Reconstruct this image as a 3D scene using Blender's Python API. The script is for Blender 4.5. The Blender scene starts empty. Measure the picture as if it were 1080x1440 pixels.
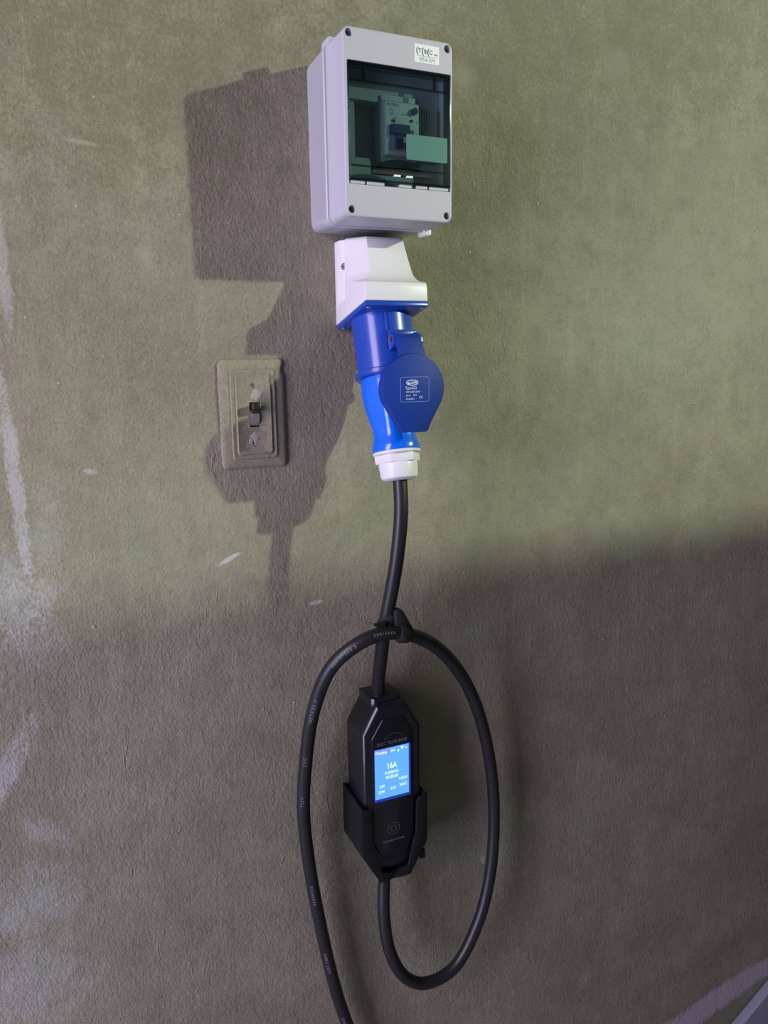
import bpy, bmesh, math, random
from mathutils import Vector, Matrix
random.seed(4)
S = 0.001                      # all builder numbers below are millimetres
V = Vector
sc = bpy.context.scene
COL = sc.collection

# ------------------------------------------------------------------ camera
def make_camera():
    cd = bpy.data.cameras.new('camera'); cam = bpy.data.objects.new('camera', cd); COL.objects.link(cam)
    yaw, pitch, roll = 0.42019515, -0.19332165, -0.01378482
    f = V((math.sin(yaw)*math.cos(pitch), math.cos(yaw)*math.cos(pitch), math.sin(pitch)))
    r = V((math.cos(yaw), -math.sin(yaw), 0)); u = r.cross(f)
    c, s = math.cos(roll), math.sin(roll)
    r2 = c*r + s*u; u2 = -s*r + c*u
    m = Matrix((r2, u2, -f)).transposed().to_4x4()
    m.translation = V((-209.03, -805.94, 52.76))*S
    cam.matrix_world = m
    cd.sensor_fit = 'VERTICAL'; cd.sensor_height = 36.0; cd.lens = 36.0*1080/1440
    cd.clip_start = 0.02; cd.clip_end = 50
    sc.camera = cam
make_camera()

# ------------------------------------------------------------------ world, lights, exposure
w = bpy.data.worlds.new('world'); sc.world = w; w.use_nodes = True
bg = w.node_tree.nodes['Background']; bg.inputs['Color'].default_value = (0.62, 0.56, 0.66, 1); bg.inputs['Strength'].default_value = 0.14
def area(name, loc, target, size, power, color, size_y=None, shape=None):
    ld = bpy.data.lights.new(name, 'AREA'); ld.energy = power; ld.color = color
    ld.shape = shape or ('RECTANGLE' if size_y else 'DISK'); ld.size = size
    if size_y: ld.size_y = size_y
    o = bpy.data.objects.new(name, ld); COL.objects.link(o)
    o.location = V(loc)*S
    o.rotation_euler = (V(target)-V(loc)).to_track_quat('-Z', 'Y').to_euler()
    return o
# greenish garage lamp far to the right, high
area('garage_lamp', (2219, -1800, 1067), (100, 0, 150), 0.06, 66, (0.86, 1.0, 0.71))
# daylight coming through the open door on the left
area('door_daylight', (-1700, -800, 420), (100, 0, 0), 0.8, 31.5, (0.92, 0.78, 0.98), 1.1)
area('low_blue_fill', (-1700, -850, -600), (100, 0, -500), 0.8, 23, (0.66, 0.69, 1.0), 0.9)  # added fill light to turn the lower wall bluer
sc.view_settings.view_transform = 'Standard'; sc.view_settings.look = 'None'
sc.view_settings.exposure = 0.0; sc.view_settings.gamma = 1.0; sc.view_settings.use_curve_mapping = False

# ------------------------------------------------------------------ materials
def mat(name, color, rough=.5, metal=0, coat=0, bump=0, bscale=900, var=0, emis=None, estr=0, spec=.5, trans=0):
    m = bpy.data.materials.new(name); m.use_nodes = True
    nt = m.node_tree; b = nt.nodes['Principled BSDF']
    b.inputs['Base Color'].default_value = (*color, 1); b.inputs['Roughness'].default_value = rough
    b.inputs['Metallic'].default_value = metal; b.inputs['Coat Weight'].default_value = coat
    b.inputs['Specular IOR Level'].default_value = spec
    if emis: b.inputs['Emission Color'].default_value = (*emis, 1); b.inputs['Emission Strength'].default_value = estr
    tc = nt.nodes.new('ShaderNodeTexCoord'); n = nt.nodes.new('ShaderNodeTexNoise')
    nt.links.new(tc.outputs['Object'], n.inputs['Vector']); n.inputs['Scale'].default_value = bscale; n.inputs['Detail'].default_value = 4
    if bump:
        bp = nt.nodes.new('ShaderNodeBump'); bp.inputs['Strength'].default_value = bump; bp.inputs['Distance'].default_value = .0005
        nt.links.new(n.outputs['Fac'], bp.inputs['Height']); nt.links.new(bp.outputs['Normal'], b.inputs['Normal'])
    if var:
        n2 = nt.nodes.new('ShaderNodeTexNoise'); nt.links.new(tc.outputs['Object'], n2.inputs['Vector'])
        n2.inputs['Scale'].default_value = 60; n2.inputs['Detail'].default_value = 5
        mx = nt.nodes.new('ShaderNodeMix'); mx.data_type = 'RGBA'
        mx.inputs['A'].default_value = (*[c*(1-var) for c in color], 1); mx.inputs['B'].default_value = (*[min(1, c*(1+var)) for c in color], 1)
        nt.links.new(n2.outputs['Fac'], mx.inputs['Factor']); nt.links.new(mx.outputs['Result'], b.inputs['Base Color'])
    return m

def wall_material(name, base1, base2, bump=1.0, stains_and_tone=True):
    m = bpy.data.materials.new(name); m.use_nodes = True
    nt = m.node_tree; L = nt.links.new; N = nt.nodes.new; b = nt.nodes['Principled BSDF']
    b.inputs['Roughness'].default_value = .8; b.inputs['Specular IOR Level'].default_value = .25
    tc = N('ShaderNodeTexCoord'); obj = tc.outputs['Object']
    def noise(scale, detail=4, rough=.55, vec=None, dist=0):
        n = N('ShaderNodeTexNoise'); n.inputs['Scale'].default_value = scale; n.inputs['Detail'].default_value = detail
        n.inputs['Roughness'].default_value = rough; n.inputs['Distortion'].default_value = dist
        L(vec or obj, n.inputs['Vector']); return n.outputs['Fac']
    def mth(op, a, c=None, d=None, clamp=False):
        n = N('ShaderNodeMath'); n.operation = op; n.use_clamp = clamp
        for i, x in enumerate((a, c, d)):
            if x is None: continue
            if isinstance(x, (int, float)): n.inputs[i].default_value = x
            else: L(x, n.inputs[i])
        return n.outputs[0]
    def mix(fac, a, c):
        n = N('ShaderNodeMix'); n.data_type = 'RGBA'
        L(fac, n.inputs['Factor']) if not isinstance(fac, float) else setattr(n.inputs['Factor'], 'default_value', fac)
        for k, x in (('A', a), ('B', c)):
            if isinstance(x, tuple): n.inputs[k].default_value = (*x, 1)
            else: L(x, n.inputs[k])
        return n.outputs['Result']
    def ramp(x, lo, hi):
        n = N('ShaderNodeMapRange'); n.inputs['From Min'].default_value = lo; n.inputs['From Max'].default_value = hi; L(x, n.inputs['Value']); return n.outputs[0]
    c = mix(ramp(noise(5, 6, .6), .3, .7), base1, base2)
    c = mix(mth('MULTIPLY', ramp(noise(23, 5, .6), .45, .7), .35), c, tuple(x*.72 for x in base1))
    c = mix(mth('MULTIPLY', ramp(noise(360, 4, .75), .52, .68), .75), c, tuple(x*.5 for x in base1))
    c = mix(mth('MULTIPLY', ramp(noise(300, 3, .7), .56, .76), .42), c, tuple(min(1, x*1.7) for x in base2))
    c = mix(mth('MULTIPLY', ramp(noise(3.1, 5, .65), .46, .62), .30), c, (.28, .30, .20))
    c = mix(mth('MULTIPLY', ramp(noise(11, 6, .7), .50, .66), .28), c, (.25, .20, .18))
    c = mix(mth('MULTIPLY', ramp(noise(8.3, 6, .7), .52, .68), .30), c, tuple(x*1.25 for x in base2))
    c = mix(mth('MULTIPLY', ramp(noise(62, 6, .7), .50, .68), .30), c, tuple(x*.68 for x in base1))
    c = mix(mth('MULTIPLY', ramp(noise(48, 6, .7), .54, .70), .22), c, tuple(x*1.4 for x in base2))
    # long vertical brush-like streaks
    mp = N('ShaderNodeMapping'); mp.inputs['Scale'].default_value = (1, 1, .12); L(obj, mp.inputs['Vector'])
    c = mix(mth('MULTIPLY', ramp(noise(55, 4, .6, mp.outputs[0]), .55, .75), .22), c, tuple(x*1.35 for x in base2))
    sep = N('ShaderNodeSeparateXYZ'); L(obj, sep.inputs[0]); X, Z = sep.outputs[0], sep.outputs[2]
    fine = ramp(noise(230, 7, .8), .32, .68)
    if stains_and_tone:
        med = ramp(noise(38, 5, .65), .3, .7)
        # stains with shapes of their own, some painting lamp falloff: (x, z, rx, rz, angle, colour, strength, raggedness)
        white = (.50, .48, .52); pale = (.37, .36, .30); pink = (.46, .38, .46); dark = (.075, .07, .05); olive_falloff = (.165, .155, .095)
        bl = [(-234, -60, 7, 120, .03, white, .55, .8), (-214, -120, 20, 70, -.1, white, .25, 1.1), (-248, -170, 34, 45, .3, white, .55, 1.0),
              (-232, -215, 30, 30, 0, white, .25, 1.0), (-270, -350, 12, 60, -.5, white, .5, .9), (-240, -425, 30, 13, -.7, white, .35, 1.0),
              (-262, -500, 52, 45, .1, white, .42, 1.0), (-270, -600, 60, 60, .1, white, .42, 1.0), (-226, 150, 6, 80, 0, white, .4, .8),
              (464, 402, 22, 20, 0, pale, .7, 1.0), (250, 362, 22, 14, 0, white, .4, 1.0), (-34, -155, 13, 3, .45, white, .9, .5),
              (64, -218, 9, 2.5, .1, white, .7, .5), (-166, -50, 7, 3, -.3, white, .6, .7), (-100, 160, 9, 9, 0, pale, .4, .8),
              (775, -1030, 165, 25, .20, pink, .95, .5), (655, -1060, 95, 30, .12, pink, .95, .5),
              (735, -938, 200, 26, .14, dark, .30, 1.1), (263, 225, 60, 60, 0, dark, .22, 1.0), (330, 150, 50, 22, 0, dark, .22, 1.0),
              (430, 450, 380, 150, .05, olive_falloff, .60, 1.2), (-140, 340, 280, 150, .1, olive_falloff, .75, 1.2), (640, 130, 210, 150, 0, pale, .32, 1.2), (330, -30, 60, 30, 0, dark, .20, 1.0), (520, 60, 120, 50, 0, pale, .25, 1.0), (450, -90, 90, 40, 0, pale, .25, 1.0),  # dim top areas and the widest pale one paint the lamp's uneven falloff
              (-150, 255, 16, 2, -.1, pale, .5, .6), (292, -618, 3, 7, .2, white, .6, .6), (475, -880, 10, 20, -.2, pale, .5, 1.1),
              (505, -960, 8, 14, .1, pale, .5, 1.1)]
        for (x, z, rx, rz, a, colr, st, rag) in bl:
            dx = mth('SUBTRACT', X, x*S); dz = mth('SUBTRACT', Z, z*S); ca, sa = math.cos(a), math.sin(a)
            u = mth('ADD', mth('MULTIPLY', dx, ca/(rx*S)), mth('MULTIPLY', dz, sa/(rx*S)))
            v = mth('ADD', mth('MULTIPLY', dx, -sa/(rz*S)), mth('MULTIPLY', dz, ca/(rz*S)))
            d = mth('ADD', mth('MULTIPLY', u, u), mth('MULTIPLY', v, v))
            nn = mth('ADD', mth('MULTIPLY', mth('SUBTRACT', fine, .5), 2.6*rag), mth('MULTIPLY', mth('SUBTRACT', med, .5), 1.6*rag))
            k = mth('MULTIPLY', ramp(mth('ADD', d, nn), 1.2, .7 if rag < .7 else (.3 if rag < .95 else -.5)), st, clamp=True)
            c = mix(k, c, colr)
    # sparse pale crumbs
    vo = N('ShaderNodeTexVoronoi'); vo.inputs['Scale'].default_value = 26; vo.inputs['Randomness'].default_value = 1; L(obj, vo.inputs['Vector'])
    crumb = mth('MULTIPLY', ramp(vo.outputs['Distance'], .055, .03), .75, clamp=True)
    c = mix(crumb, c, (.42, .40, .37))
    L(c, b.inputs['Base Color'])
    # relief: fine plaster stipple, trowel scratches, soft undulation
    mp2 = N('ShaderNodeMapping'); mp2.inputs['Rotation'].default_value = (0, .35, 0); mp2.inputs['Scale'].default_value = (1, 1, .62); L(obj, mp2.inputs['Vector'])
    h = mth('ADD', mth('MULTIPLY', noise(420, 3, .6), .9), mth('MULTIPLY', noise(190, 5, .65, mp2.outputs[0], .25), 1.35))
    mp3 = N('ShaderNodeMapping'); mp3.inputs['Rotation'].default_value = (0, .5, 0); mp3.inputs['Scale'].default_value = (1, 1, .16); L(obj, mp3.inputs['Vector'])
    scr = mth('MULTIPLY', ramp(noise(130, 3, .6, mp3.outputs[0], .9), .64, .72), ramp(noise(10, 3), .50, .62), clamp=True)
    h = mth('ADD', h, mth('MULTIPLY', scr, .8))
    h = mth('ADD', h, mth('MULTIPLY', noise(28, 4), 2.0))
    h = mth('ADD', h, mth('MULTIPLY', crumb, 1.2))
    bp = N('ShaderNodeBump'); bp.inputs['Strength'].default_value = bump; bp.inputs['Distance'].default_value = .0010
    L(h, bp.inputs['Height']); L(bp.outputs['Normal'], b.inputs['Normal'])
    return m

def smoked(name, tint):
    m = bpy.data.materials.new(name); m.use_nodes = True; nt = m.node_tree; nt.nodes.clear(); N = nt.nodes.new; L = nt.links.new
    out = N('ShaderNodeOutputMaterial'); t = N('ShaderNodeBsdfTransparent'); t.inputs[0].default_value = (*tint, 1)
    g = N('ShaderNodeBsdfGlossy'); g.inputs['Roughness'].default_value = .12; g.inputs['Color'].default_value = (.9, .95, .95, 1)
    fr = N('ShaderNodeFresnel'); fr.inputs['IOR'].default_value = 1.45
    no = N('ShaderNodeTexNoise'); no.inputs['Scale'].default_value = 25; tc = N('ShaderNodeTexCoord'); L(tc.outputs['Object'], no.inputs['Vector'])
    bp = N('ShaderNodeBump'); bp.inputs['Strength'].default_value = .15; bp.inputs['Distance'].default_value = .001; L(no.outputs['Fac'], bp.inputs['Height']); L(bp.outputs['Normal'], g.inputs['Normal'])
    mx = N('ShaderNodeMixShader'); gg = N('ShaderNodeNewGeometry'); iv = N('ShaderNodeMath'); iv.operation = 'SUBTRACT'; iv.inputs[0].default_value = 1; L(gg.outputs['Backfacing'], iv.inputs[1]); mu = N('ShaderNodeMath'); mu.operation = 'MULTIPLY'; L(iv.outputs[0], mu.inputs[0]); L(fr.outputs[0], mu.inputs[1]); L(mu.outputs[0], mx.inputs[0]); L(t.outputs[0], mx.inputs[1]); L(g.outputs[0], mx.inputs[2]); L(mx.outputs[0], out.inputs[0])
    return m

M = dict(
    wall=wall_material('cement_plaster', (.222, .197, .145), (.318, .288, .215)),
    plate=wall_material('painted_over_plate', (.250, .225, .160), (.315, .288, .210), bump=.3, stains_and_tone=False),
    plain=mat('bare_plaster', (.28, .25, .2), .85, bump=.5, bscale=120, var=.15),
    floor=mat('cement_floor', (.20, .19, .18), .8, bump=.5, bscale=90, var=.2),
    grey=mat('light_grey_plastic', (.475, .47, .535), .42, bump=.05, bscale=1500),
    greyd=mat('inner_grey_plastic', (.44, .46, .47), .5),
    sticker=mat('white_paper', (.82, .84, .86), .45),
    stickg=mat('pale_green_paper', (.70, .86, .80), .5, var=.05),
    smoke=smoked('smoked_plastic', (.62, .715, .71)),
    smoked_rim=smoked('smoked_plastic_thick', (.42, .50, .52)),
    hole=mat('dark_recess', (.03, .03, .035), .7),
    ink=mat('black_ink', (.03, .03, .04), .6),
    inkg=mat('grey_ink', (.22, .23, .26), .6),
    brk=mat('breaker_grey', (.62, .66, .66), .5),
    navy=mat('navy_plastic', (.02, .05, .16), .35),
    black=mat('black_hole', (.012, .012, .012), .8),
    white=mat('white_plastic', (.73, .72, .755), .38, bump=.04, bscale=1200),
    blue=mat('blue_plastic', (.012, .062, .42), .28, coat=.25),
    blueL=mat('bright_blue_plastic', (.004, .14, .78), .22, coat=.4),
    blueD=mat('lid_blue_plastic', (.006, .036, .27), .58, spec=.3),
    brass=mat('copper_pin', (.55, .22, .10), .35, metal=.9),
    steel=mat('zinc_screw', (.45, .48, .55), .35, metal=.9),
    inkw=mat('white_ink', (.62, .70, .85), .5),
    inkb=mat('light_blue_ink', (.16, .28, .62), .5),
    rubber=mat('black_rubber', (.013, .013, .017), .40, bump=.12, bscale=900),
    strap=mat('black_strap', (.010, .010, .011), .75, bump=.4, bscale=1600),
    case=mat('black_gloss_case', (.007, .007, .014), .30, coat=.2),
    holder=mat('black_matt_plastic', (.007, .008, .011), .50, spec=.3, bump=.08, bscale=1400),
    panel=mat('black_front_panel', (.006, .007, .014), .16),
    screen=mat('lit_screen', (.01, .02, .05), .3, emis=(.13, .43, 1.0), estr=1.05),
    screenbar=mat('lit_screen_bar', (.01, .02, .05), .3, emis=(.26, .36, 1.0), estr=.9),
    screenedge=mat('screen_edge', (.01, .02, .12), .3, emis=(.01, .05, .48), estr=.6),
    screentext=mat('lit_text', (.1, .1, .1), .3, emis=(.62, .92, 1.0), estr=1.15),
    logo=mat('dim_logo_ink', (.16, .15, .20), .5),
    logog=mat('dim_green_ink', (.045, .07, .05), .5),
    cableink=mat('cable_print', (.20, .19, .28), .6),
    toggle=mat('dark_bakelite', (.018, .016, .015), .30),
    toggleg=mat('dusty_bakelite', (.22, .225, .20), .35),
    chalk=mat('pale_filler', (.34, .305, .27), .85, bump=.8, bscale=250, var=.25),
    board=mat('bluish_grey_paint', (.26, .26, .34), .35, var=.05),
)

# ------------------------------------------------------------------ builders
def tag(o, label=None, cat=None, group=None, kind=None):
    if label: o['label'] = label
    if cat: o['category'] = cat
    if group: o['group'] = group
    if kind: o['kind'] = kind
    return o
def thing(name, loc, label, cat, group=None):
    o = bpy.data.objects.new(name, None); COL.objects.link(o); o.location = V(loc)*S; o.empty_display_size = .02
    o['org'] = list(loc)
    return tag(o, label, cat, group)
def org(parent):
    return V(parent['org']) if parent is not None and 'org' in parent else V((0, 0, 0))
def obj(name, bm, m, parent=None, at=(0, 0, 0), sharp=32, bevel=None):
    """bm in millimetres, world frame; becomes ONE mesh object whose local frame is its thing's"""
    o0 = org(parent) if parent is not None else V(at)
    bmesh.ops.remove_doubles(bm, verts=bm.verts, dist=.001)
    bmesh.ops.recalc_face_normals(bm, faces=bm.faces)
    if bevel:
        w_, seg = bevel
        es = [e for e in bm.edges if len(e.link_faces) == 2 and e.calc_face_angle(0) > math.radians(28)]
        bmesh.ops.bevel(bm, geom=es, offset=w_, segments=seg, affect='EDGES', profile=.5, clamp_overlap=True)
    for v in bm.verts: v.co = (v.co - o0)*S
    me = bpy.data.meshes.new(name); bm.to_mesh(me); bm.free()
    me.materials.append(m)
    for p in me.polygons: p.use_smooth = True
    me.set_sharp_from_angle(angle=math.radians(sharp))
    o = bpy.data.objects.new(name, me); COL.objects.link(o)
    if parent is not None:
        o.parent = parent; o['org'] = list(o0)
    else:
        o.location = o0*S; o['org'] = list(o0)
    return o
def box(x0, x1, y0, y1, z0, z1, bm=None):
    bm = bm or bmesh.new()
    vs = [bm.verts.new((x, y, z)) for x in (x0, x1) for y in (y0, y1) for z in (z0, z1)]
    for f in ((0, 1, 3, 2), (4, 6, 7, 5), (0, 4, 5, 1), (2, 3, 7, 6), (0, 2, 6, 4), (1, 5, 7, 3)): bm.faces.new([vs[i] for i in f])
    return bm
def loft(loops, bm=None, cap0=True, cap1=True):
    bm = bm or bmesh.new(); rows = [[bm.verts.new(p) for p in l] for l in loops]; n = len(rows[0])
    for a, b in zip(rows, rows[1:]):
        for i in range(n): bm.faces.new((a[i], a[(i+1) % n], b[(i+1) % n], b[i]))
    if cap0: bm.faces.new(rows[0][::-1])
    if cap1: bm.faces.new(rows[-1])
    return bm
def rrect(x0, x1, z0, z1, r, y, seg=5):
    pts = []
    for cx, cz, a0 in ((x1-r, z1-r, 0), (x0+r, z1-r, 90), (x0+r, z0+r, 180), (x1-r, z0+r, 270)):
        for i in range(seg+1):
            a = math.radians(a0+90*i/seg); pts.append((cx+r*math.cos(a), y, cz+r*math.sin(a)))
    return pts
def rslab(x0, x1, z0, z1, r, yb, yf, edge=0, seg=5, bm=None):
    """rounded slab from wall side yb to front yf (yf < yb) with a rounded front edge"""
    L = [rrect(x0, x1, z0, z1, r, yb, seg)]
    if edge:
        for i in range(5):
            a = math.radians(90*i/4); ins = edge*(1-math.cos(a)); L.append(rrect(x0+ins, x1-ins, z0+ins, z1-ins, max(r-ins, .3), yf+edge-edge*math.sin(a), seg))
    else: L.append(rrect(x0, x1, z0, z1, r, yf, seg))
    return loft(L, bm)
def ring(c, ax, r, n=40, ref=None):
    ax = V(ax).normalized(); ref = V(ref or (1, 0, 0)); u = (ref-ax*ref.dot(ax)).normalized(); v = ax.cross(u)
    return [V(c)+u*(r*math.cos(2*math.pi*i/n))+v*(r*math.sin(2*math.pi*i/n)) for i in range(n)]
def lathe(c, ax, prof, n=40, bm=None, caps=True):
    ax = V(ax).normalized()
    return loft([ring(V(c)+ax*s, ax, r, n) for s, r in prof], bm, caps, caps)
def cyl(a, b, r, n=24, bm=None):
    a, b = V(a), V(b); ax = b-a
    ref = (1, 0, 0) if abs(ax.normalized().x) < .9 else (0, 0, 1)
    return loft([ring(a, ax, r, n, ref), ring(b, ax, r, n, ref)], bm)
def spline(P, res=10):
    P = [V(p) for p in P]; Q = [P[0]*2-P[1]]+P+[P[-1]*2-P[-2]]; out = []
    for i in range(1, len(Q)-2):
        p0, p1, p2, p3 = Q[i-1:i+3]
        t01, t12, t23 = [max((b-a).length, 1e-6)**.5 for a, b in ((p0, p1), (p1, p2), (p2, p3))]
        m1 = (p2-p1)+t12*((p1-p0)/t01-(p2-p0)/(t01+t12)); m2 = (p2-p1)+t12*((p3-p2)/t23-(p3-p1)/(t12+t23))
        for k in range(res):
            t = k/res; out.append((2*t**3-3*t*t+1)*p1+(t**3-2*t*t+t)*m1+(-2*t**3+3*t*t)*p2+(t**3-t*t)*m2)
    out.append(P[-1]); return out
def frames(path):
    T = [(path[min(i+1, len(path)-1)]-path[max(i-1, 0)]).normalized() for i in range(len(path))]
    u = V((0, -1, 0)); u = (u-T[0]*u.dot(T[0])).normalized(); F = []
    for t in T:
        u = (u-t*u.dot(t)).normalized(); F.append((t, u, t.cross(u)))
    return F
def tube(path, r, n=20, bm=None):
    F = frames(path)
    return loft([[p+(u*math.cos(2*math.pi*k/n)+v*math.sin(2*math.pi*k/n))*r for k in range(n)] for p, (t, u, v) in zip(path, F)], bm)
def boolean(o, cutters, op='DIFFERENCE'):
    for c in cutters:
        md = o.modifiers.new('b', 'BOOLEAN'); md.operation = op; md.object = c; md.solver = 'EXACT'
    dg = bpy.context.evaluated_depsgraph_get(); dg.update()
    me = bpy.data.meshes.new_from_object(o.evaluated_get(dg)); o.modifiers.clear()
    old = o.data; name = old.name; o.data = me; bpy.data.meshes.remove(old); me.name = name
    while len(me.materials) > 1: me.materials.pop()
    for p in me.polygons: p.use_smooth = True; p.material_index = 0
    me.set_sharp_from_angle(angle=math.radians(32))
    for c in cutters: bpy.data.objects.remove(c)
BOLD = [0.0]
def text_mesh(body, size, sx=1.0, spacing=1.0, align='CENTER'):
    cu = bpy.data.curves.new('t', 'FONT'); cu.body = body; cu.size = size; cu.align_x = align; cu.align_y = 'CENTER'; cu.extrude = .06; cu.offset = size*BOLD[0]
    cu.space_character = spacing; cu.resolution_u = 2
    o = bpy.data.objects.new('t', cu); COL.objects.link(o)
    dg = bpy.context.evaluated_depsgraph_get(); dg.update()
    me = bpy.data.meshes.new_from_object(o.evaluated_get(dg)); bpy.data.objects.remove(o)
    bm = bmesh.new(); bm.from_mesh(me); bpy.data.meshes.remove(me)
    for v in bm.verts: v.co.x *= sx
    return bm
def lettering(name, items, y, m, parent, slant=None):
    """items: (text, x, z, size[, sx[, align]]) printed on a plane facing -y"""
    out = bmesh.new()
    for it in items:
        t, x, z, s = it[:4]; sx = it[4] if len(it) > 4 else 1; al = it[5] if len(it) > 5 else 'CENTER'
        b = text_mesh(t, s, sx, align=al)
        for v in b.verts:
            q = V((x+v.co.x, y-v.co.z, z+v.co.y)); v.co = slant(q) if slant else q
        me = bpy.data.meshes.new('tmp'); b.to_mesh(me); b.free(); out.from_mesh(me); bpy.data.meshes.remove(me)
    return obj(name, out, m, parent)
def strip(points, width, y, bm=None):
    """thin printed line through (x, z) points on a plane facing -y"""
    bm = bm or bmesh.new(); P = [V((x, 0, z)) for x, z in points]; rows = []
    for i, p in enumerate(P):
        t = (P[min(i+1, len(P)-1)]-P[max(i-1, 0)]); t.normalize(); nrm = V((-t.z, 0, t.x))*(width/2)
        rows.append([bm.verts.new((q.x, yy, q.z)) for q, yy in ((p+nrm, y), (p-nrm, y), (p-nrm, y+.1), (p+nrm, y+.1))])
    for a, b in zip(rows, rows[1:]):
        for i in range(4): bm.faces.new((a[i], a[(i+1) % 4], b[(i+1) % 4], b[i]))
    bm.faces.new(rows[0]); bm.faces.new(rows[-1][::-1]); return bm
def ellipse(cx, cz, rx, rz, n=32, a0=0, a1=360, rot=0):
    out = []
    for i in range(n+1):
        a = math.radians(a0+(a1-a0)*i/n); x, z = rx*math.cos(a), rz*math.sin(a); c, s = math.cos(rot), math.sin(rot)
        out.append((cx+x*c-z*s, cz+x*s+z*c))
    return out

# ------------------------------------------------------------------ the setting
def structure():
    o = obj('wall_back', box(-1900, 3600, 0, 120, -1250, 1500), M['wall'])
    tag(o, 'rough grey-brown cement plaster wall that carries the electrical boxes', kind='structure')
    o = obj('floor', box(-1900, 3600, -3600, 120, -1290, -1250), M['floor'])
    tag(o, 'cement floor at the foot of the plaster wall', kind='structure')
    # unseen blocker added behind the viewer: its top edge cuts the lamp's light off the lower wall
    o = obj('lamp_blocker', box(900, 3300, -1010, -950, -1250, 473), M['plain'])
    tag(o, 'unseen blocker added behind the viewer to keep the lamp off the lower wall', kind='structure')
structure()

# board leaning at the foot of the wall, bottom right
def leaning_board():
    a = V((797, 0, -1096)); b = V((1092, 0, -894)); d = (b-a).normalized(); up = V((-d.z, 0, d.x)); bm = bmesh.new()
    # clipped so that it stands on the floor
    k = (-1249 - a.z)/d.z
    pts = [a+d*k, b, V((b.x+150, 0, b.z-60)), V((b.x+190, 0, -1249))]
    return loft([[V((p.x, -2, p.z)) for p in pts], [V((p.x, -18, p.z)) for p in pts]], bm)
o = obj('leaning_board', leaning_board(), M['board'], at=(1000, -10, -1249), bevel=(2, 3))
tag(o, 'smooth bluish grey board leaning at wall foot, bottom right corner', 'board')

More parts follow.
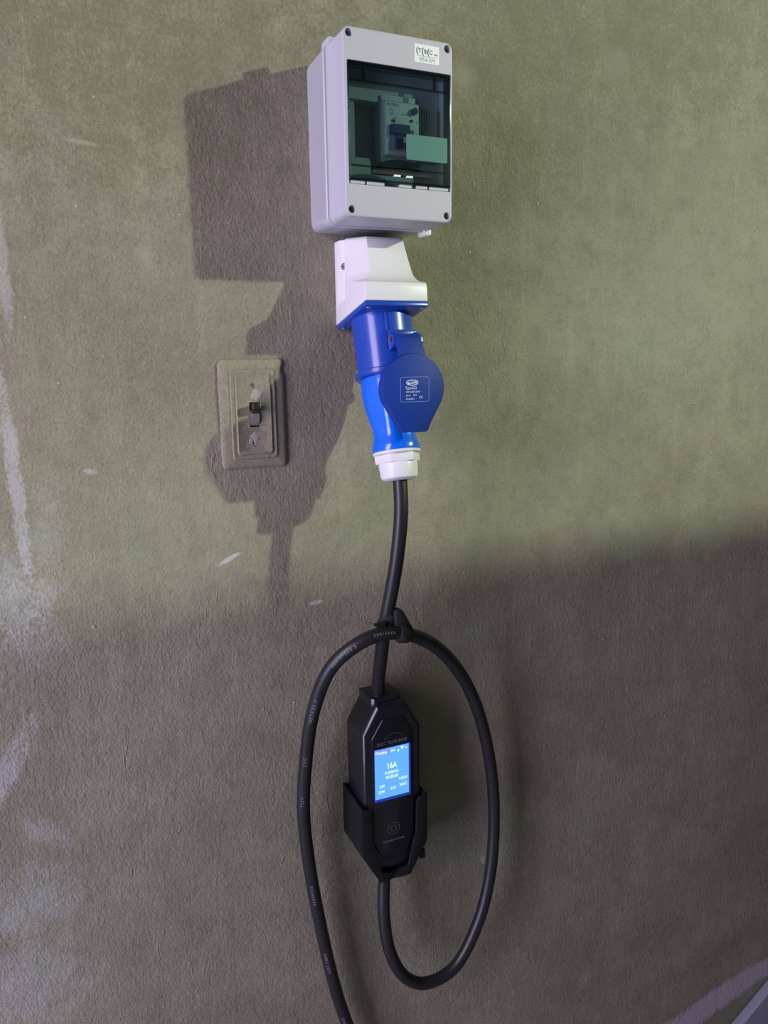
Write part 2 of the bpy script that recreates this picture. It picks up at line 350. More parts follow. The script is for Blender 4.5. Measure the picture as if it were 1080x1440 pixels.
# ------------------------------------------------------------------ breaker enclosure
def enclosure():
    t = thing('breaker_enclosure', (128.5, 0, 186), 'light grey plastic breaker box with smoked window, top of wall', 'electrical box')
    X0, X1, Z0, Z1 = 71, 186, 186, 351
    # base shell: slight draft, rim at the seam
    prof = [(0, 1.2), (-2, .6), (-46, 0), (-47, -.6), (-51.5, -.6), (-52.5, .4)]
    bm = loft([rrect(X0+i, X1-i, Z0+i, Z1-i, 9, y, 7) for y, i in prof])
    base = obj('base_shell', bm, M['grey'], t)
    gk = obj('gasket', loft([rrect(X0+2.6, X1-2.6, Z0+2.6, Z1-2.6, 7.5, y, 7) for y in (-52, -58)]), M['grey'], t)
    # lid
    prof = [(-57, .8), (-58, 0), (-64, .0), (-65.5, .7), (-97, 1.0)] + [(-98.4-1.6*math.sin(math.radians(a)), 1.0+1.6*(1-math.cos(math.radians(a)))) for a in (15, 35, 55, 75, 90)]
    bm = loft([rrect(X0+i, X1-i, Z0+i, Z1-i, 7, y, 7) for y, i in prof])
    lid = obj('lid', bm, M['grey'], t)
    cuts = [obj('c', rslab(75.6, 183.2, 216.0, 322.2, 1.5, -76, -104), M['grey'], t)]
    cuts.append(obj('c', box(92, 184.0-4, -52, -90, 246, 297), M['grey'], t))
    holes = [(78.0, 344.4), (179.2, 344.2), (78.0, 193.6), (179.0, 193.6)]
    for x, z in holes: cuts.append(obj('c', cyl((x, -110, z), (x, -84, z), 3.5, 28), M['grey'], t))
    boolean(lid, cuts)
    for x, z in holes:
        bm = cyl((x, -84.2, z), (x, -87, z), 3.3, 20); s = obj('screw', bm, M['inkg'], t); s['label'] = 'dark sunken corner screw'
        obj('screw_slot', box(x-2.6, x+2.6, -86.8, -87.3, z-.5, z+.5), M['black'], s)
    # knock-outs on the left side
    for z in (318, 267.5, 217.5):
        ax = (-1, 0, 0)
        bm = lathe((X0+1.2, -26, z), ax, [(0, 15.5), (.9, 15.5), (1.3, 15.0), (1.3, 12.4), (.8, 12.0), (.8, 11.4), (1.35, 11.0), (1.35, 4.2), (1.1, 3.8), (1.1, 3.2), (1.35, 2.8), (1.35, .5)], 48)
        obj('knockout', bm, M['grey'], t)
    # hinge lugs
    for x, z, c in ((78, 351, 1), (181, 186, -1)):
        bm = rslab(x-4, x+4, z-3 if c > 0 else z-4.5, z+5.5 if c > 0 else z+3, 2.5, -40, -56, 1); l = obj('lug', bm, M['grey'] if c > 0 else M['white'], t)
        if c < 0: l['label'] = 'whitish lug at lower right seam'
    # notched ledge under the window
    for a, b_ in ((77, 92), (94, 112), (128, 141), (146, 158), (160, 181)):
        obj('ledge_tab', box(a, b_, -92, -99.4, 216.4, 219.4), M['grey'], t, bevel=(.4, 1))
    # smoked window: a shallow shell with ribs, finger hump and latch slot
    wn = obj('window_cover', rslab(76.2, 182.6, 219.5, 321.6, 1.2, -99.2, -101.2, .8), M['smoke'], t); wn['label'] = 'smoked see-through hinged window'
    rim = obj('window_rim', box(76.4, 182.4, -90, -99, 318.2, 321.4), M['smoked_rim'], wn)
    obj('window_rim', box(76.4, 182.4, -88, -99, 219.8, 222), M['smoked_rim'], wn)
    obj('window_rim', box(76.4, 77.6, -88, -99, 222, 318), M['smoked_rim'], wn)
    obj('window_rim', box(181.2, 182.4, -88, -99, 222, 318), M['smoked_rim'], wn)
    for z in (305.5, 232.5): obj('window_rib', box(78, 181, -96.6, -98.9, z, z+1.4), M['smoked_rim'], wn)
    obj('window_rib', box(92, 93.5, -95, -98.9, 307, 318), M['smoked_rim'], wn)
    obj('window_rib', box(166, 167.5, -95, -98.9, 307, 318), M['smoked_rim'], wn)
    # finger hump, half-round, with the latch slot below
    pts = ellipse(127, 232, 24, 8.5, 20, 0, 180)
    bm = loft([[V((x, y, z)) for x, z in pts] for y in (-94, -103.2)]); bmesh.ops.recalc_face_normals(bm, faces=bm.faces)
    obj('finger_grip', bm, M['smoked_rim'], wn, bevel=(1.2, 2))
    obj('latch_slot', rslab(99, 161, 226.6, 229.6, 1.3, -98, -101.8), M['black'], wn)
    for a in (121, 134): l = obj('latch_catch', box(a, a+6.5, -99, -102.6, 225.2, 226.9), M['sticker'], wn); l['label'] = 'small white latch catch'
    s = obj('label_sticker', rslab(136, 180, 242.5, 265.2, 1, -97.6, -98.8), M['stickg'], wn); s['label'] = 'blank pale label stuck behind window'
    # inner face plate edges (grey) seen through the window
    obj('din_rail', box(80, 178, -50, -57, 255, 290), M['steel'], t)
    for i in range(8):
        obj('blank_strip', box(156.5+i*2.8, 158.7+i*2.8, -77, -79.5, 246.5, 296), M['greyd'], t)
    # maker's sticker
    st = obj('rating_sticker', box(144.3, 170.3, -99.7, -100.25, 328.6, 344.4), M['sticker'], t); st['label'] = 'white maker sticker with black lettering'
    BOLD[0] = .02
    lettering('print', [('(', 146.7, 338.8, 7.4, 1.0), ('T', 149.6, 338.6, 5.4, .9), ('(', 152.6, 338.8, 7.4, 1.0), ('B', 155.5, 338.5, 5.4, .85), ('(', 158.4, 338.7, 7.4, 1.0), ('C', 161.4, 338.4, 5.4, .85),
                        ('LIPS', 166.6, 336.9, 2.3, 1.0)], -100.25, M['ink'], st)
    BOLD[0] = 0
    lettering('print', [('IP54-5M', 157.3, 331.3, 5.0, .98), ('TECHNOLOGY CO.ELECTRICAL', 157.5, 334.4, 1.1, 1.25)], -100.25, M['inkg'], st)
enclosure()

def breaker():
    t = thing('circuit_breaker', (136, -54, 247), 'pale circuit breaker with navy toggle behind the smoked window', 'circuit breaker')
    bm = box(119.5, 155.5, -57.5, -79, 236, 304); obj('body', bm, M['brk'], t, bevel=(.8, 2))
    f = obj('front_face', box(119.8, 155.2, -78, -87, 248.2, 296.2), M['brk'], t, bevel=(.8, 2))
    lettering('print', [('RCBO', 127.5, 293.2, 4.0, 1.2), ('C32', 125.5, 288.5, 3.2, 1), ('230V~', 126.5, 285, 2.4, 1), ('6000', 129.5, 281.6, 2.2, 1),
                        ('I\u0394n 30mA', 141, 285.6, 2.2, 1), ('test', 153, 279.8, 2, .9)], -87, M['ink'], f)
    obj('indicator', box(125.5, 129.3, -86.6, -87.4, 277.6, 280.2), M['ink'], f)
    obj('indicator', box(145.5, 149.5, -86.6, -87.4, 267.0, 272.2), M['inkg'], f)
    obj('toggle_recess', box(122.5, 143.5, -86.6, -87.3, 252, 275.2), M['greyd'], f)
    tg = bmesh.new(); box(123.2, 142.4, -87, -93.5, 266.5, 274.6, tg); box(129, 136, -87, -92, 254.0, 267, tg); obj('toggle', tg, M['navy'], t)
    obj('test_button', cyl((149.5, -86.8, 289.0), (149.5, -90.5, 289.0), 3.0, 20), M['navy'], t)
    obj('test_button', cyl((147, -86.8, 280.6), (147, -88.2, 280.6), 1.3, 12), M['ink'], t)
breaker()

# ------------------------------------------------------------------ white housing with the blue socket
AX = V((0, -.247, -.969)).normalized(); A0 = V((132, -41, 102))
def ap(s, dx=0, dn=0):
    """point at s mm down the socket's axis, dx sideways, dn outwards"""
    nrm = V((0, -.969, .247)).normalized(); return A0+AX*s+V((1, 0, 0))*dx+nrm*dn
def socket():
    t = thing('wall_socket', (132, 0, 92), 'white angled wall housing with blue round industrial socket under the breaker box', 'socket')
    def sec(yb, hw, yf, y_top, zf):   # yb: side corner depth, hw: half front width, yf: front depth; zf(y) gives the height
        pts = [(97, 0), (97, yb*.55), (97+.3, yb), (132-hw, yf), (132+hw, yf), (167-.3, yb), (167, yb*.55), (167, 0)]
        return [V((x, y, zf(y))) for x, y in pts]
    tilt = lambda y: 92.5-y*.247
    Ls = [sec(-80, 34.6, -83, 0, tilt), sec(-80, 34.6, -82, 0, lambda y: 116-y*.10-(0 if y < -40 else 8)), sec(-79, 34.5, -81, 0, lambda y: 130.5),
          sec(-74, 33.3, -80.4, 0, lambda y: 131.3), sec(-50, 27, -74.5, 0, lambda y: 134), sec(-38, 24.3, -71, 0, lambda y: 138.5), sec(-32, 23.1, -68, 0, lambda y: 145), sec(-29, 22, -62, 0, lambda y: 158), sec(-28, 20.5, -54, 0, lambda y: 176), sec(-27, 19, -50, 0, lambda y: 178.5)]
    h = obj('housing', loft(Ls), M['white'], t, bevel=(1.0, 3)); h['label'] = 'white angled housing'
    cuts = [obj('c', rslab(0, 14, 122, 200, 3, 0, 0.01), M['white'], t)]
    bpy.data.objects.remove(cuts[0]); cuts = []
    for sx in (-1, 1):
        pg = [(132+sx*42, -11), (132+sx*35, -11), (132+sx*29.6, -21.5), (132+sx*33.2, -28.6), (132+sx*42, -28.6)]
        cuts.append(obj('c', loft([[V((x, y, z)) for x, y in pg] for z in (117, 190)]), M['white'], t))
    boolean(h, cuts)
    for sx in (-1, 1):
        c = V((132+sx*31.4, -17.6, 152)); ax = V((sx*.87, -.49, 0))
        s = obj('screw', lathe(c, ax, [(-1.5, 3.5), (.5, 3.5), (1.2, 2.6), (1.3, 1)], 20), M['steel'], t)
        side = V((0, 0, 1)).cross(ax); cb = bmesh.new()
        for u_, w_ in ((side, V((0, 0, 1))), (V((0, 0, 1)), side)):
            loft([[c+ax*k+u_*a*2.3+w_*b_*.45 for a, b_ in ((-1, -1), (1, -1), (1, 1), (-1, 1))] for k in (1.0, 1.5)], cb)
        obj('screw_slot', cb, M['ink'], s)
    # square blue flange
    def pl(s, hw, y0, y1):
        return [ap(s, a, b) for a, b in ((-hw, y0), (hw, y0), (hw, y1), (-hw, y1))]
    fl = obj('flange', loft([pl(-.2, 35, -41, 43), pl(5, 35, -41, 43)]), M['blue'], t, bevel=(1.2, 2)); fl['label'] = 'square blue mounting flange'
    for a in (-30, 30):
        for b_ in (-34, 37): obj('flange_screw', cyl(ap(4.5, a, b_), ap(6.0, a, b_), 2.2, 16), M['inkg'], t)
    # barrel
    prof = [(4, 33), (5.5, 32), (60, 31), (62, 31), (62, 33.4), (63, 34.2), (67, 34.4), (68.2, 33.6), (68.6, 31), (68.6, 28)]
    b = obj('barrel', lathe(A0, AX, prof, 56), M['blue'], t)
    obj('barrel_ridge', loft([[ap(s, -10+a, 29.5+n_) for a, n_ in ((0, 0), (0, 2.0), (1.8, 2.4), (1.8, 0))] for s in (7, 46)]), M['blue'], b)
    # hinge block with pin
    hb = bmesh.new(); loft([[ap(s, a, n_) for s, n_ in ((30, 26), (30, 37), (36, 45), (43, 45), (47, 38), (47, 26))] for a in (-10, -4)], hb)
    loft([[ap(s, a, n_) for s, n_ in ((30, 26), (30, 37), (36, 45), (43, 45), (47, 38), (47, 26))] for a in (17, 23)], hb)
    loft([[ap(s, a, n_) for s, n_ in ((26, 28), (26, 33), (32, 33), (32, 28))] for a in (-10, 23)], hb)
    hgo = obj('hinge_block', hb, M['blue'], t, bevel=(.8, 2))
    obj('hinge_pin', cyl(ap(38.5, -12.0, 40.5), ap(38.5, 24, 40.5), 2.3, 16), M['brass'], hgo)
    # sprung flap: arm, round cap narrowing to a flat foot, raised rim behind
    Y = -120; fl_top = V((136, 0, 66))
    arm = bmesh.new(); sec = [(-89, 78), (-97, 79.5), (-103, 76), (-109, 64), (-113, 50), (-111, 44), (-106, 50), (-98, 66), (-90, 72)]
    wd = lambda z: 11.6+max(0, 78-z)*.11
    loft([[V((136.0+s*wd(z)+(0 if z > 60 else -.8), y, z)) for y, z in sec] for s in (-1, 1)], arm)
    obj('flap_arm', arm, M['blueD'], t, bevel=(1, 2))
    def outline(ins=0, y=0, cz=26.5, R=34.0):
        pts = []; r = R-ins
        for i in range(37):
            a = math.radians(-22+224*i/36); pts.append((131.3+r*math.cos(a), cz+r*math.sin(a)))
        pts += [(118.0-14+9.5+ins*.3, -8+ins*.4), (117.2+ins*.5, -15.4+ins*.9), (119+ins*.4, -16.6+ins), (144.8-ins*.4, -16.8+ins), (147.2-ins*.5, -15.4+ins*.9), (150.2-ins*.3, -8+ins*.4)]
        return [V((x, y, z)) for x, z in pts]
    bm = loft([outline(1.2, -110), outline(0, -111), outline(0, -119), outline(.4, -120.4), outline(1.4, -121)])
    cap = obj('flap', bm, M['blueD'], t, sharp=40); cap['label'] = 'dark blue hinged cap with printed rating'
    pr = bmesh.new(); rr = rrect(116.6, 147.6, 13.6, 37.6, 2, 0, 4); pts = [(p[0], p[2]) for p in rr]; pts.append(pts[0]); strip(pts, .38, -121.12, pr)
    obj('print_frame', pr, M['inkb'], cap)
    pr = bmesh.new(); strip(ellipse(129.3, 32.2, 6.2, 2.5, 36), .8, -121.12, pr); strip([(124.6, 31.6), (134, 32.4)], 2.0, -121.14, pr); strip([(123.6, 30.6), (126.5, 31.4)], .9, -121.13, pr)
    obj('logo', pr, M['inkw'], cap)
    lettering('print', [('SIROCO', 129.4, 32, 1.8, 1.0)], -121.24, M['blueD'], cap)
    lettering('print', [('Type:523', 121.6, 27.0, 4.0, .84, 'LEFT'), ('32A-6h/200-250V~', 122.2, 23.2, 2.3, .92, 'LEFT'), ('2P+\u23DA', 122.2, 19.7, 2.4, .95, 'LEFT'), ('IP44', 130.2, 19.9, 2.3, .95, 'LEFT'), ('IEC60309-2', 122.2, 16.3, 2.3, .85, 'LEFT'), ('C\u20AC', 138.6, 17.6, 3.4, .9)], -121.1, M['inkw'], cap)
socket()

# ------------------------------------------------------------------ plug (bright blue grip, white gland)
def plug():
    t = thing('plug', tuple(ap(178)), 'bright blue plug with white cable gland pushed up into the socket', 'plug')
    prof = [(69, 29), (75, 30), (90, 29.6), (105, 27), (115, 24.6), (122, 22.8), (128, 22.2), (134, 23.2), (139, 24.8), (144, 25.6), (146.5, 25.2), (147, 23)]
    n = 48; loops = []
    for s, r in prof:
        L = []
        for i in range(n):
            a = 2*math.pi*i/n; k = abs(math.cos(a)); q = 1+.05*math.cos(6*a)*max(0, min(1, (s-70)/30))*max(0, min(1, (150-s)/40))
            L.append(ap(s, math.cos(a)*r*q*1.0, math.sin(a)*r*q))
        loops.append(L)
    g = obj('grip', loft(loops), M['blueL'], t, sharp=50); g['label'] = 'bright blue faceted grip'
    obj('gland_collar', lathe(A0, AX, [(146.4, 24.5), (147.2, 25.4), (149.2, 25.2), (150.2, 23.6)], 48), M['white'], t)
    hexl = lambda s, r: [ap(s, r*math.cos(math.radians(60*i+12)), r*math.sin(math.radians(60*i+12))) for i in range(6)]
    obj('gland_nut', loft([hexl(150, 24.6), hexl(159, 24.2)]), M['white'], t, bevel=(.8, 2))
    obj('gland_cap', lathe(A0, AX, [(158.5, 20.5), (160, 20.6), (172, 19.8), (175, 18.6), (177, 15.5), (177.4, 12), (177.4, 8)], 48), M['white'], t)
plug()

# ------------------------------------------------------------------ cables
CR = 7.7
PA = spline([tuple(ap(172)), tuple(ap(178)), (131, -89, -103), (127, -87, -150), (123, -80, -190), (119, -70, -233), (120, -54, -280), (123, -40, -312), (126, -33.5, -335)], 12)
PB = spline([(131.6, -30, -549), (130.5, -31, -577), (127, -37, -622), (132, -43, -671), (151, -45, -712), (180, -45, -733), (222, -45, -726), (259, -41, -678), (281, -36, -614), (289, -31, -526),
             (275, -35, -430), (239, -50, -339), (189, -70, -274), (146, -82, -244), (108, -88, -234), (78, -84, -244), (54, -70, -271), (39, -52, -325), (33, -37, -392), (30.5, -30, -456),
             (37, -25, -535), (52, -22, -639), (69, -20, -729), (87, -20, -799), (112, -24, -909), (150, -34, -1040)], 12)
def cables():
    o = obj('supply_cable', tube(PA, CR), M['rubber'], at=tuple(PA[0]), sharp=60)
    tag(o, 'straight black rubber cable running down from plug gland into the charger top', 'cable')
    o = obj('charging_cable', tube(PB, CR), M['rubber'], at=tuple(PB[0]), sharp=60)
    tag(o, 'looped black rubber cable with faint white print, leaving the charger bottom', 'cable')
    cum = [0]
    for a, b in zip(PB, PB[1:]): cum.append(cum[-1]+(b-a).length)
    def at_len(s):
        for i in range(1, len(PB)):
            if cum[i] >= s:
                k = (s-cum[i-1])/(cum[i]-cum[i-1]); return PB[i-1].lerp(PB[i], k), (PB[min(i, len(PB)-1)]-PB[i-1]).normalized()
        return PB[-1], (PB[-1]-PB[-2]).normalized()
    def near(x, z):
        return min((((p.x-x)**2+(p.z-z)**2), c) for p, c in zip(PB, cum))[1]
    facing = V((-.45, -.89, 0))         # side of the jacket that carries the print
    def printed(body, x, z, size, direction, side=0.0):
        s0 = near(x, z); bm = text_mesh(body, size, 1.15, 1.25)
        for v in bm.verts:
            c, tt = at_len(s0+direction*v.co.x); tt = tt*direction
            nrm = (facing-tt*facing.dot(tt)).normalized(); across = tt.cross(-nrm)
            across = nrm.cross(tt)
            ang = (v.co.y+side)/CR
            v.co = c+(nrm*math.cos(ang)+across*math.sin(ang))*(CR+.08+v.co.z)
        return obj('jacket_print', bm, M['cableink'], o)
    # direction -1 reads back along the cable (upwards on the left run)
    printed('TUV', 32, -440, 5.6, -1)
    printed('EVC', 34, -388, 5.6, -1)
    printed('H07BZ5-F', 41, -318, 5.4, -1)
    printed('3G6.0+2x0.5', 68, -254, 4.6, -1, 1.0)
    printed('300/500V', 108, -234, 4.4, -1, 2.5)
    printed('02606020', 44, -566, 5.0, 1, 0)
    printed('A802/203Y', 57, -668, 5.0, 1, 0)
    printed('2402-110', 80, -770, 5.0, 1, 0)
cables()

def strap():
    """black hook-and-loop strap that ties the loop to the supply cable"""
    i0 = min(range(len(PB)), key=lambda i: (PB[i]-V((133, -84, -239))).length)
    F = frames(PB); bm = bmesh.new(); loops = []
    for k, r in ((-3, 9.0), (-2, 10.4), (-1, 11.0), (0, 10.6), (1, 11.0), (2, 10.2), (3, 8.9)):
        p = PB[i0].lerp(PB[i0+1], 0)+F[i0][0]*k*2.6; _, u, v = F[i0]
        loops.append([p+(u*math.cos(2*math.pi*q/24)+v*math.sin(2*math.pi*q/24))*(r+.5*math.sin(5*q+k)) for q in range(24)])
    loft(loops, bm)
    t = obj('cable_strap', bm, M['strap'], at=tuple(PB[i0]), sharp=40)
    tag(t, 'black fabric strap tying the loop to the straight cable', 'cable strap')
    # band round the straight cable, folding down to the loop
    b2 = bmesh.new(); c = V((121.5, -74, -224)); ax = V((.42, -.1, .9)).normalized()
    loft([ring(c+ax*k, ax, r, 28) for k, r in ((-7, 10.5), (-5, 9.8), (5, 9.2), (7, 8.6))], b2)
    obj('strap_band', b2, M['strap'], t)
    b3 = bmesh.new()
    loft([[V((x, y, z)) for x, z in ((124, -211), (132.5, -211), (146, -236), (143, -246), (124, -243))] for y in (-75, -89)], b3)
    obj('strap_fold', b3, M['strap'], t, bevel=(2, 2))
    b4 = bmesh.new(); loft([[V(p) for p in q] for q in ([(114, -82, -222), (110, -84, -232), (110, -87, -232), (114, -85, -222)], [(99, -84, -222.5), (100, -84, -225), (100, -85.5, -225), (99, -85.5, -222.5)])], b4)
    obj('strap_tail', b4, M['strap'], t)
strap()

# ------------------------------------------------------------------ charger and its holder
CX = 133
def oct_loop(y, hw, zs, zt, nt, zb_s, zb, nb):
    """octagon: shoulders at zs, top zt half-width nt; lower shoulders zb_s, bottom zb half-width nb"""
    return [V((CX+a, y, z)) for a, z in ((nt, zt), (-nt, zt), (-hw, zs), (-hw, zb_s), (-nb, zb), (nb, zb), (hw, zb_s), (hw, zs))]
def charger():
    t = thing('portable_charger', (CX, -6, -550), 'black portable car charger with lit blue screen, held in wall holder', 'charger')
    A = (37.5, -366, -333, 18, -512, -547, 17)
    L = [oct_loop(-5, 36, -367, -334, 17.5, -511, -546, 16.5), oct_loop(-8, *A), oct_loop(-51, *A), oct_loop(-55.5, 34.5, -367.3, -337, 16.5, -510.5, -543, 15.5)]
    obj('case', loft(L), M['case'], t, bevel=(1.8, 3))
    nk = bmesh.new(); loft([[V((x, y, z)) for x, y in ((111, -9), (149, -9), (149, -44), (145, -48), (115, -48), (111, -44))] for z in (-345, -328)], nk)
    nko = obj('cable_boot', nk, M['case'], t, bevel=(1.2, 2))
    obj('grommet', lathe((126, -33, -331), (0, -.1, 1), [(0, 11.5), (4, 11.2), (5.2, 10), (5.2, 8)], 32), M['rubber'], nko)
    obj('grommet', lathe((131.6, -30, -543), (0, 0, -1), [(0, 11.5), (8, 10.5), (9, 9), (9, 8)], 32), M['rubber'], t)
    fs = bmesh.new(); lathe((118, -47.8, -335), (0, -1, 0), [(0, 3.4), (1.2, 3.2), (1.6, 2.2), (1.2, 1.2)], 24, fs); obj('screw', fs, M['case'], t)
    # glossy front panel with the screen
    pn = obj('front_panel', loft([oct_loop(-55, 27, -372, -350, 13, -505, -532, 13), oct_loop(-57, 26, -372.5, -351, 12.6, -504.5, -531, 12.6)]), M['panel'], t, bevel=(.6, 2))
    Y = -57.2
    sc_ = obj('screen', box(109.4, 153.0, -56.5, Y, -449.0, -386.5), M['screen'], t); sc_['label'] = 'lit sky-blue display with white figures'
    obj('screen_edge', box(108.8, 155.4, -56.4, Y+.1, -452.6, -385.8), M['screenedge'], t)
    obj('status_bar', box(109.6, 130, -57, Y-.08, -394.0, -386.7), M['screenbar'], sc_)
    yt = Y-.1
    BOLD[0] = .022
    lettering('figures', [('Charging...', 110.2, -390.6, 4.8, .82, 'LEFT'), ('EN', 132.5, -391, 4.4, 1.0), ('\u25CF', 139.6, -392.6, 3.2, 1), ('\u25BC', 144.6, -390.2, 5, 1.0), ('\u25CF', 149.6, -391.0, 3, .8),
                          ('16A', 131, -409.5, 10.0, .78), ('0.200kWh', 131, -417.8, 5.2, .8), ('00:00:00', 131, -423.6, 5.4, .86), ('0.0kW', 145.6, -428.6, 5.0, .8),
                          ('0.0V', 118.4, -433.5, 5.0, .72), ('229V', 117.6, -440.6, 5.2, .76), ('0.0V', 132.6, -438.6, 4.9, .8), ('24.0C', 145.4, -436.8, 4.9, .8)], yt, M['screentext'], sc_)
    BOLD[0] = 0
    lettering('brand_print', [('ELECTRODRIVE', 131.8, -380.2, 5.6, 1.0)], Y, M['logo'], pn)
    b = bmesh.new(); strip([(121, -374.5), (125, -371.8), (130, -370.0), (135, -369.6), (140, -370.6), (144, -372.6)], .7, Y, b); o1 = obj('car_logo', b, M['logog'], pn)
    b = bmesh.new(); strip([(122, -375.6), (126, -374.0), (130, -374.4)], .6, Y, b); obj('car_logo', b, M['logog'], pn)
    b = bmesh.new(); strip(ellipse(132.5, -491, 7.6, 7.6, 40), .9, Y, b); strip(ellipse(132.5, -491, 3.8, 3.8, 32), .9, Y, b); o2 = obj('touch_button', b, M['logog'], t); o2['label'] = 'green double-ring touch button'
    lettering('caption', [('Adjustable Current', 132, -506, 3.7, .98)], Y, M['logo'], pn)
charger()

def holder():
    t = thing('charger_holder', (CX, 0, -556), 'open-fronted black plastic wall holder cradling lower half of charger', 'holder')
    hw = 42.5; zt = -455; zs = -516; zb = -556; nb = 20
    # U-shaped wrap: outer and inner outline, from left top round to right top
    out = [(-hw, zt), (-hw, zs), (-nb, zb), (nb, zb), (hw, zs), (hw, zt)]
    th = 3.6; inn = [(-hw+th, zt), (-hw+th, zs+1.2), (-nb+1.4, zb+th+4), (nb-1.4, zb+th+4), (hw-th, zs+1.2), (hw-th, zt)]
    bm = bmesh.new(); rows = []
    for (a, z), (c, d) in zip(out, inn):
        slope = 3 if z == zt else 0
        rows.append([V((CX+a, 0, z+slope)), V((CX+a, -60, z-slope*0)), V((CX+c, -60, d)), V((CX+c, 0, d+slope))])
    loft(rows, bm)
    cr = obj('cradle', bm, M['holder'], t, bevel=(.9, 2))
    boolean(cr, [obj('c', cyl((131.5, -30, -570), (131.5, -30, -520), 12.5, 32), M['holder'], t)])
    bp = bmesh.new(); loft([[V((CX+a*.985, y, z)) for a, z in out] for y in (0, -3.2)], bp); obj('back_plate', bp, M['holder'], t)
    # front lips
    for s in (-1, 1):
        b = bmesh.new()
        q = [(hw, zt-1), (hw, zs), (nb, zb), (3 if s > 0 else 6, zb), (3, zb+9), (17, zb+13), (24, zs+3), (27.5, zs+14), (28.5, zt-9), (32, zt-2)]
        loft([[V((CX+s*a, y, z)) for a, z in q] for y in (-57.6, -61)], b)
        obj('front_lip', b, M['holder'], t, bevel=(.7, 2))
    cl = obj('clip_nub', rslab(CX+34, CX+41, -542, -530, 2, -40, -58), M['holder'], t)
holder()

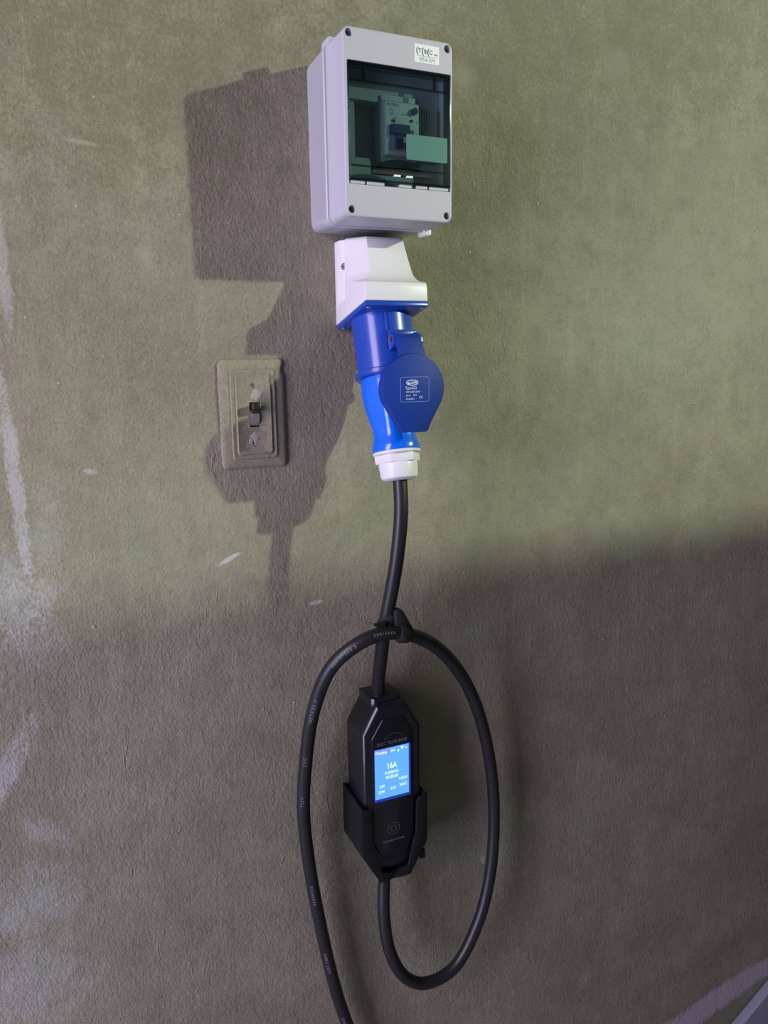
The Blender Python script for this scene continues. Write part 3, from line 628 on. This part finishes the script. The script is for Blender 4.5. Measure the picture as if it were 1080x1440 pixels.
# ------------------------------------------------------------------ toggle light switch, painted over
def light_switch():
    t = thing('light_switch', (0, 0, -57), 'plaster-coloured light switch with black toggle, left of the socket', 'light switch')
    def plate_loop(ins_x, ins_z, r, y, chip=True):
        pts = rrect(-35.5+ins_x, 35+ins_x*-1, -57+ins_z, 57-ins_z, r, y, 6); out = []
        for x, yy, z in pts: out.append(V((x, yy, z)))
        # densify the outline so that the edge can be uneven
        D = []
        for a, b in zip(out, out[1:]+out[:1]):
            k = max(1, int((b-a).length/6)); D += [a.lerp(b, i/k) for i in range(k)]
        return D
    def outer(ins, y, amp):
        D = plate_loop(0, 0, 5, y); c = V((0, y, 0)); R = []
        for i, p in enumerate(D):
            d = (p-c); n_ = V((d.x/35, 0, d.z/57)); n_.normalize()
            wob = (math.sin(i*1.7)+math.sin(i*.61+2))*amp*.35
            q = p - V((math.copysign(min(1, abs(d.x)/34)**6, d.x), 0, math.copysign(min(1, abs(d.z)/56)**6, d.z)))*(ins+wob)
            # bite out of the upper right edge
            if q.x > 25 and 38 < q.z < 54: q.x -= 3.4*math.exp(-((q.z-46)/5)**2)
            q.z += (q.x)*.012*(1 if q.z > 0 else -1)*0
            R.append(q)
        return R
    def inner(ix, iz, r, y, n_):
        """rounded-rectangle loop resampled to n_ points at the same angular order"""
        return None
    L0 = [outer(0, 0, .5), outer(0, -1.4, .5), outer(.5, -2.5, .4), outer(1.8, -3.4, .3), outer(4.5, -4.2, .1)]
    n_ = len(L0[0])
    def scaled(ix, iz, y):
        # same point count: map the rounded outline onto a smaller rounded rectangle
        R = []
        for p in outer(0, y, 0):
            x = max(-1, min(1, (p.x+.25)/35.25)); z = max(-1, min(1, p.z/57)); R.append(V((x*(35.25-ix)-.25, y, z*(57-iz))))
        return R
    L0 += [scaled(11.0, 9.8, -4.9), scaled(11.5, 10.3, -6.1), scaled(12.1, 10.9, -6.6), scaled(12.8, 11.6, -6.5), scaled(16.0, 14.6, -6.1), scaled(16.5, 15.1, -7.3), scaled(17.1, 15.7, -7.8), scaled(17.9, 16.5, -7.7), scaled(18.9, 17.5, -7.2)]
    pl = obj('plate', loft(L0), M['plate'], t, sharp=50); pl['label'] = 'plate thickly coated in wall paint, chipped corner'
    cuts = [obj('c', box(-5.2, 5.2, -3.0, -12, -13.2, 12.8), M['plate'], t), obj('c', cyl((-1, -5.5, 30), (-1, -12, 30), 2.4, 16), M['plate'], t), obj('c', cyl((0, -6.2, -31), (0, -12, -31), 3.0, 16), M['plate'], t)]
    boolean(pl, cuts)
    obj('screw_hole', cyl((-1, -5.0, 30), (-1, -5.9, 30), 2.35, 16), M['toggleg'], pl)
    obj('screw_head', lathe((0, -5.9, -31), (0, -1, 0), [(0, 3), (.5, 2.6), (.9, 1.0)], 16), M['chalk'], pl)
    # dabs of pale filler around the screws
    for (x, z, rx, rz) in ((3, 20, 6.5, 6.0), (0, -24, 5.6, 5.2), (-5, -28, 2.6, 3.4)):
        b = bmesh.new(); c = []
        for k, (f, h) in enumerate(((1, -7.1), (.75, -7.5), (.35, -7.65))):
            c.append([V((x+rx*f*math.cos(a)*(1+.25*math.sin(3*a+x)+.16*math.sin(7*a)+.1*math.sin(11*a+2)), h, z+rz*f*math.sin(a)*(1+.2*math.sin(4*a+z)))) for a in [2*math.pi*i/28 for i in range(28)]])
        obj('filler_dab', loft(c, b), M['chalk'], pl)
    # toggle: slot liner, dusty drum, lever pointing up
    obj('slot_liner', box(-5.1, 5.1, -3.1, -4.2, -13.1, 12.7), M['black'], t)
    dr = bmesh.new(); loft([[V((x, -4.2-5.6*math.cos(math.radians(a)), -3.5+8.6*math.sin(math.radians(a)))) for a in range(-80, 81, 16)]+[V((x, -3.4, -3.5))] for x in (-4.4, 4.4)], dr)
    obj('toggle_drum', dr, M['toggleg'], t)
    lv = bmesh.new()
    loft([[V((sx*w_, y, z)) for sx, y, z in ((-1, y0, z0), (1, y0, z0), (1, y1, z1), (-1, y1, z1))] for w_, y0, z0, y1, z1 in ((3.6, -5, 10, -5, -1), (4.0, -12, 11.2, -12.5, 3.0), (4.6, -19.0, 13.0, -20.2, 5.8))], lv)
    obj('toggle_lever', lv, M['toggle'], t, bevel=(1.1, 3))
light_switch()

for o in bpy.data.objects:
    if 'org' in o: del o['org']
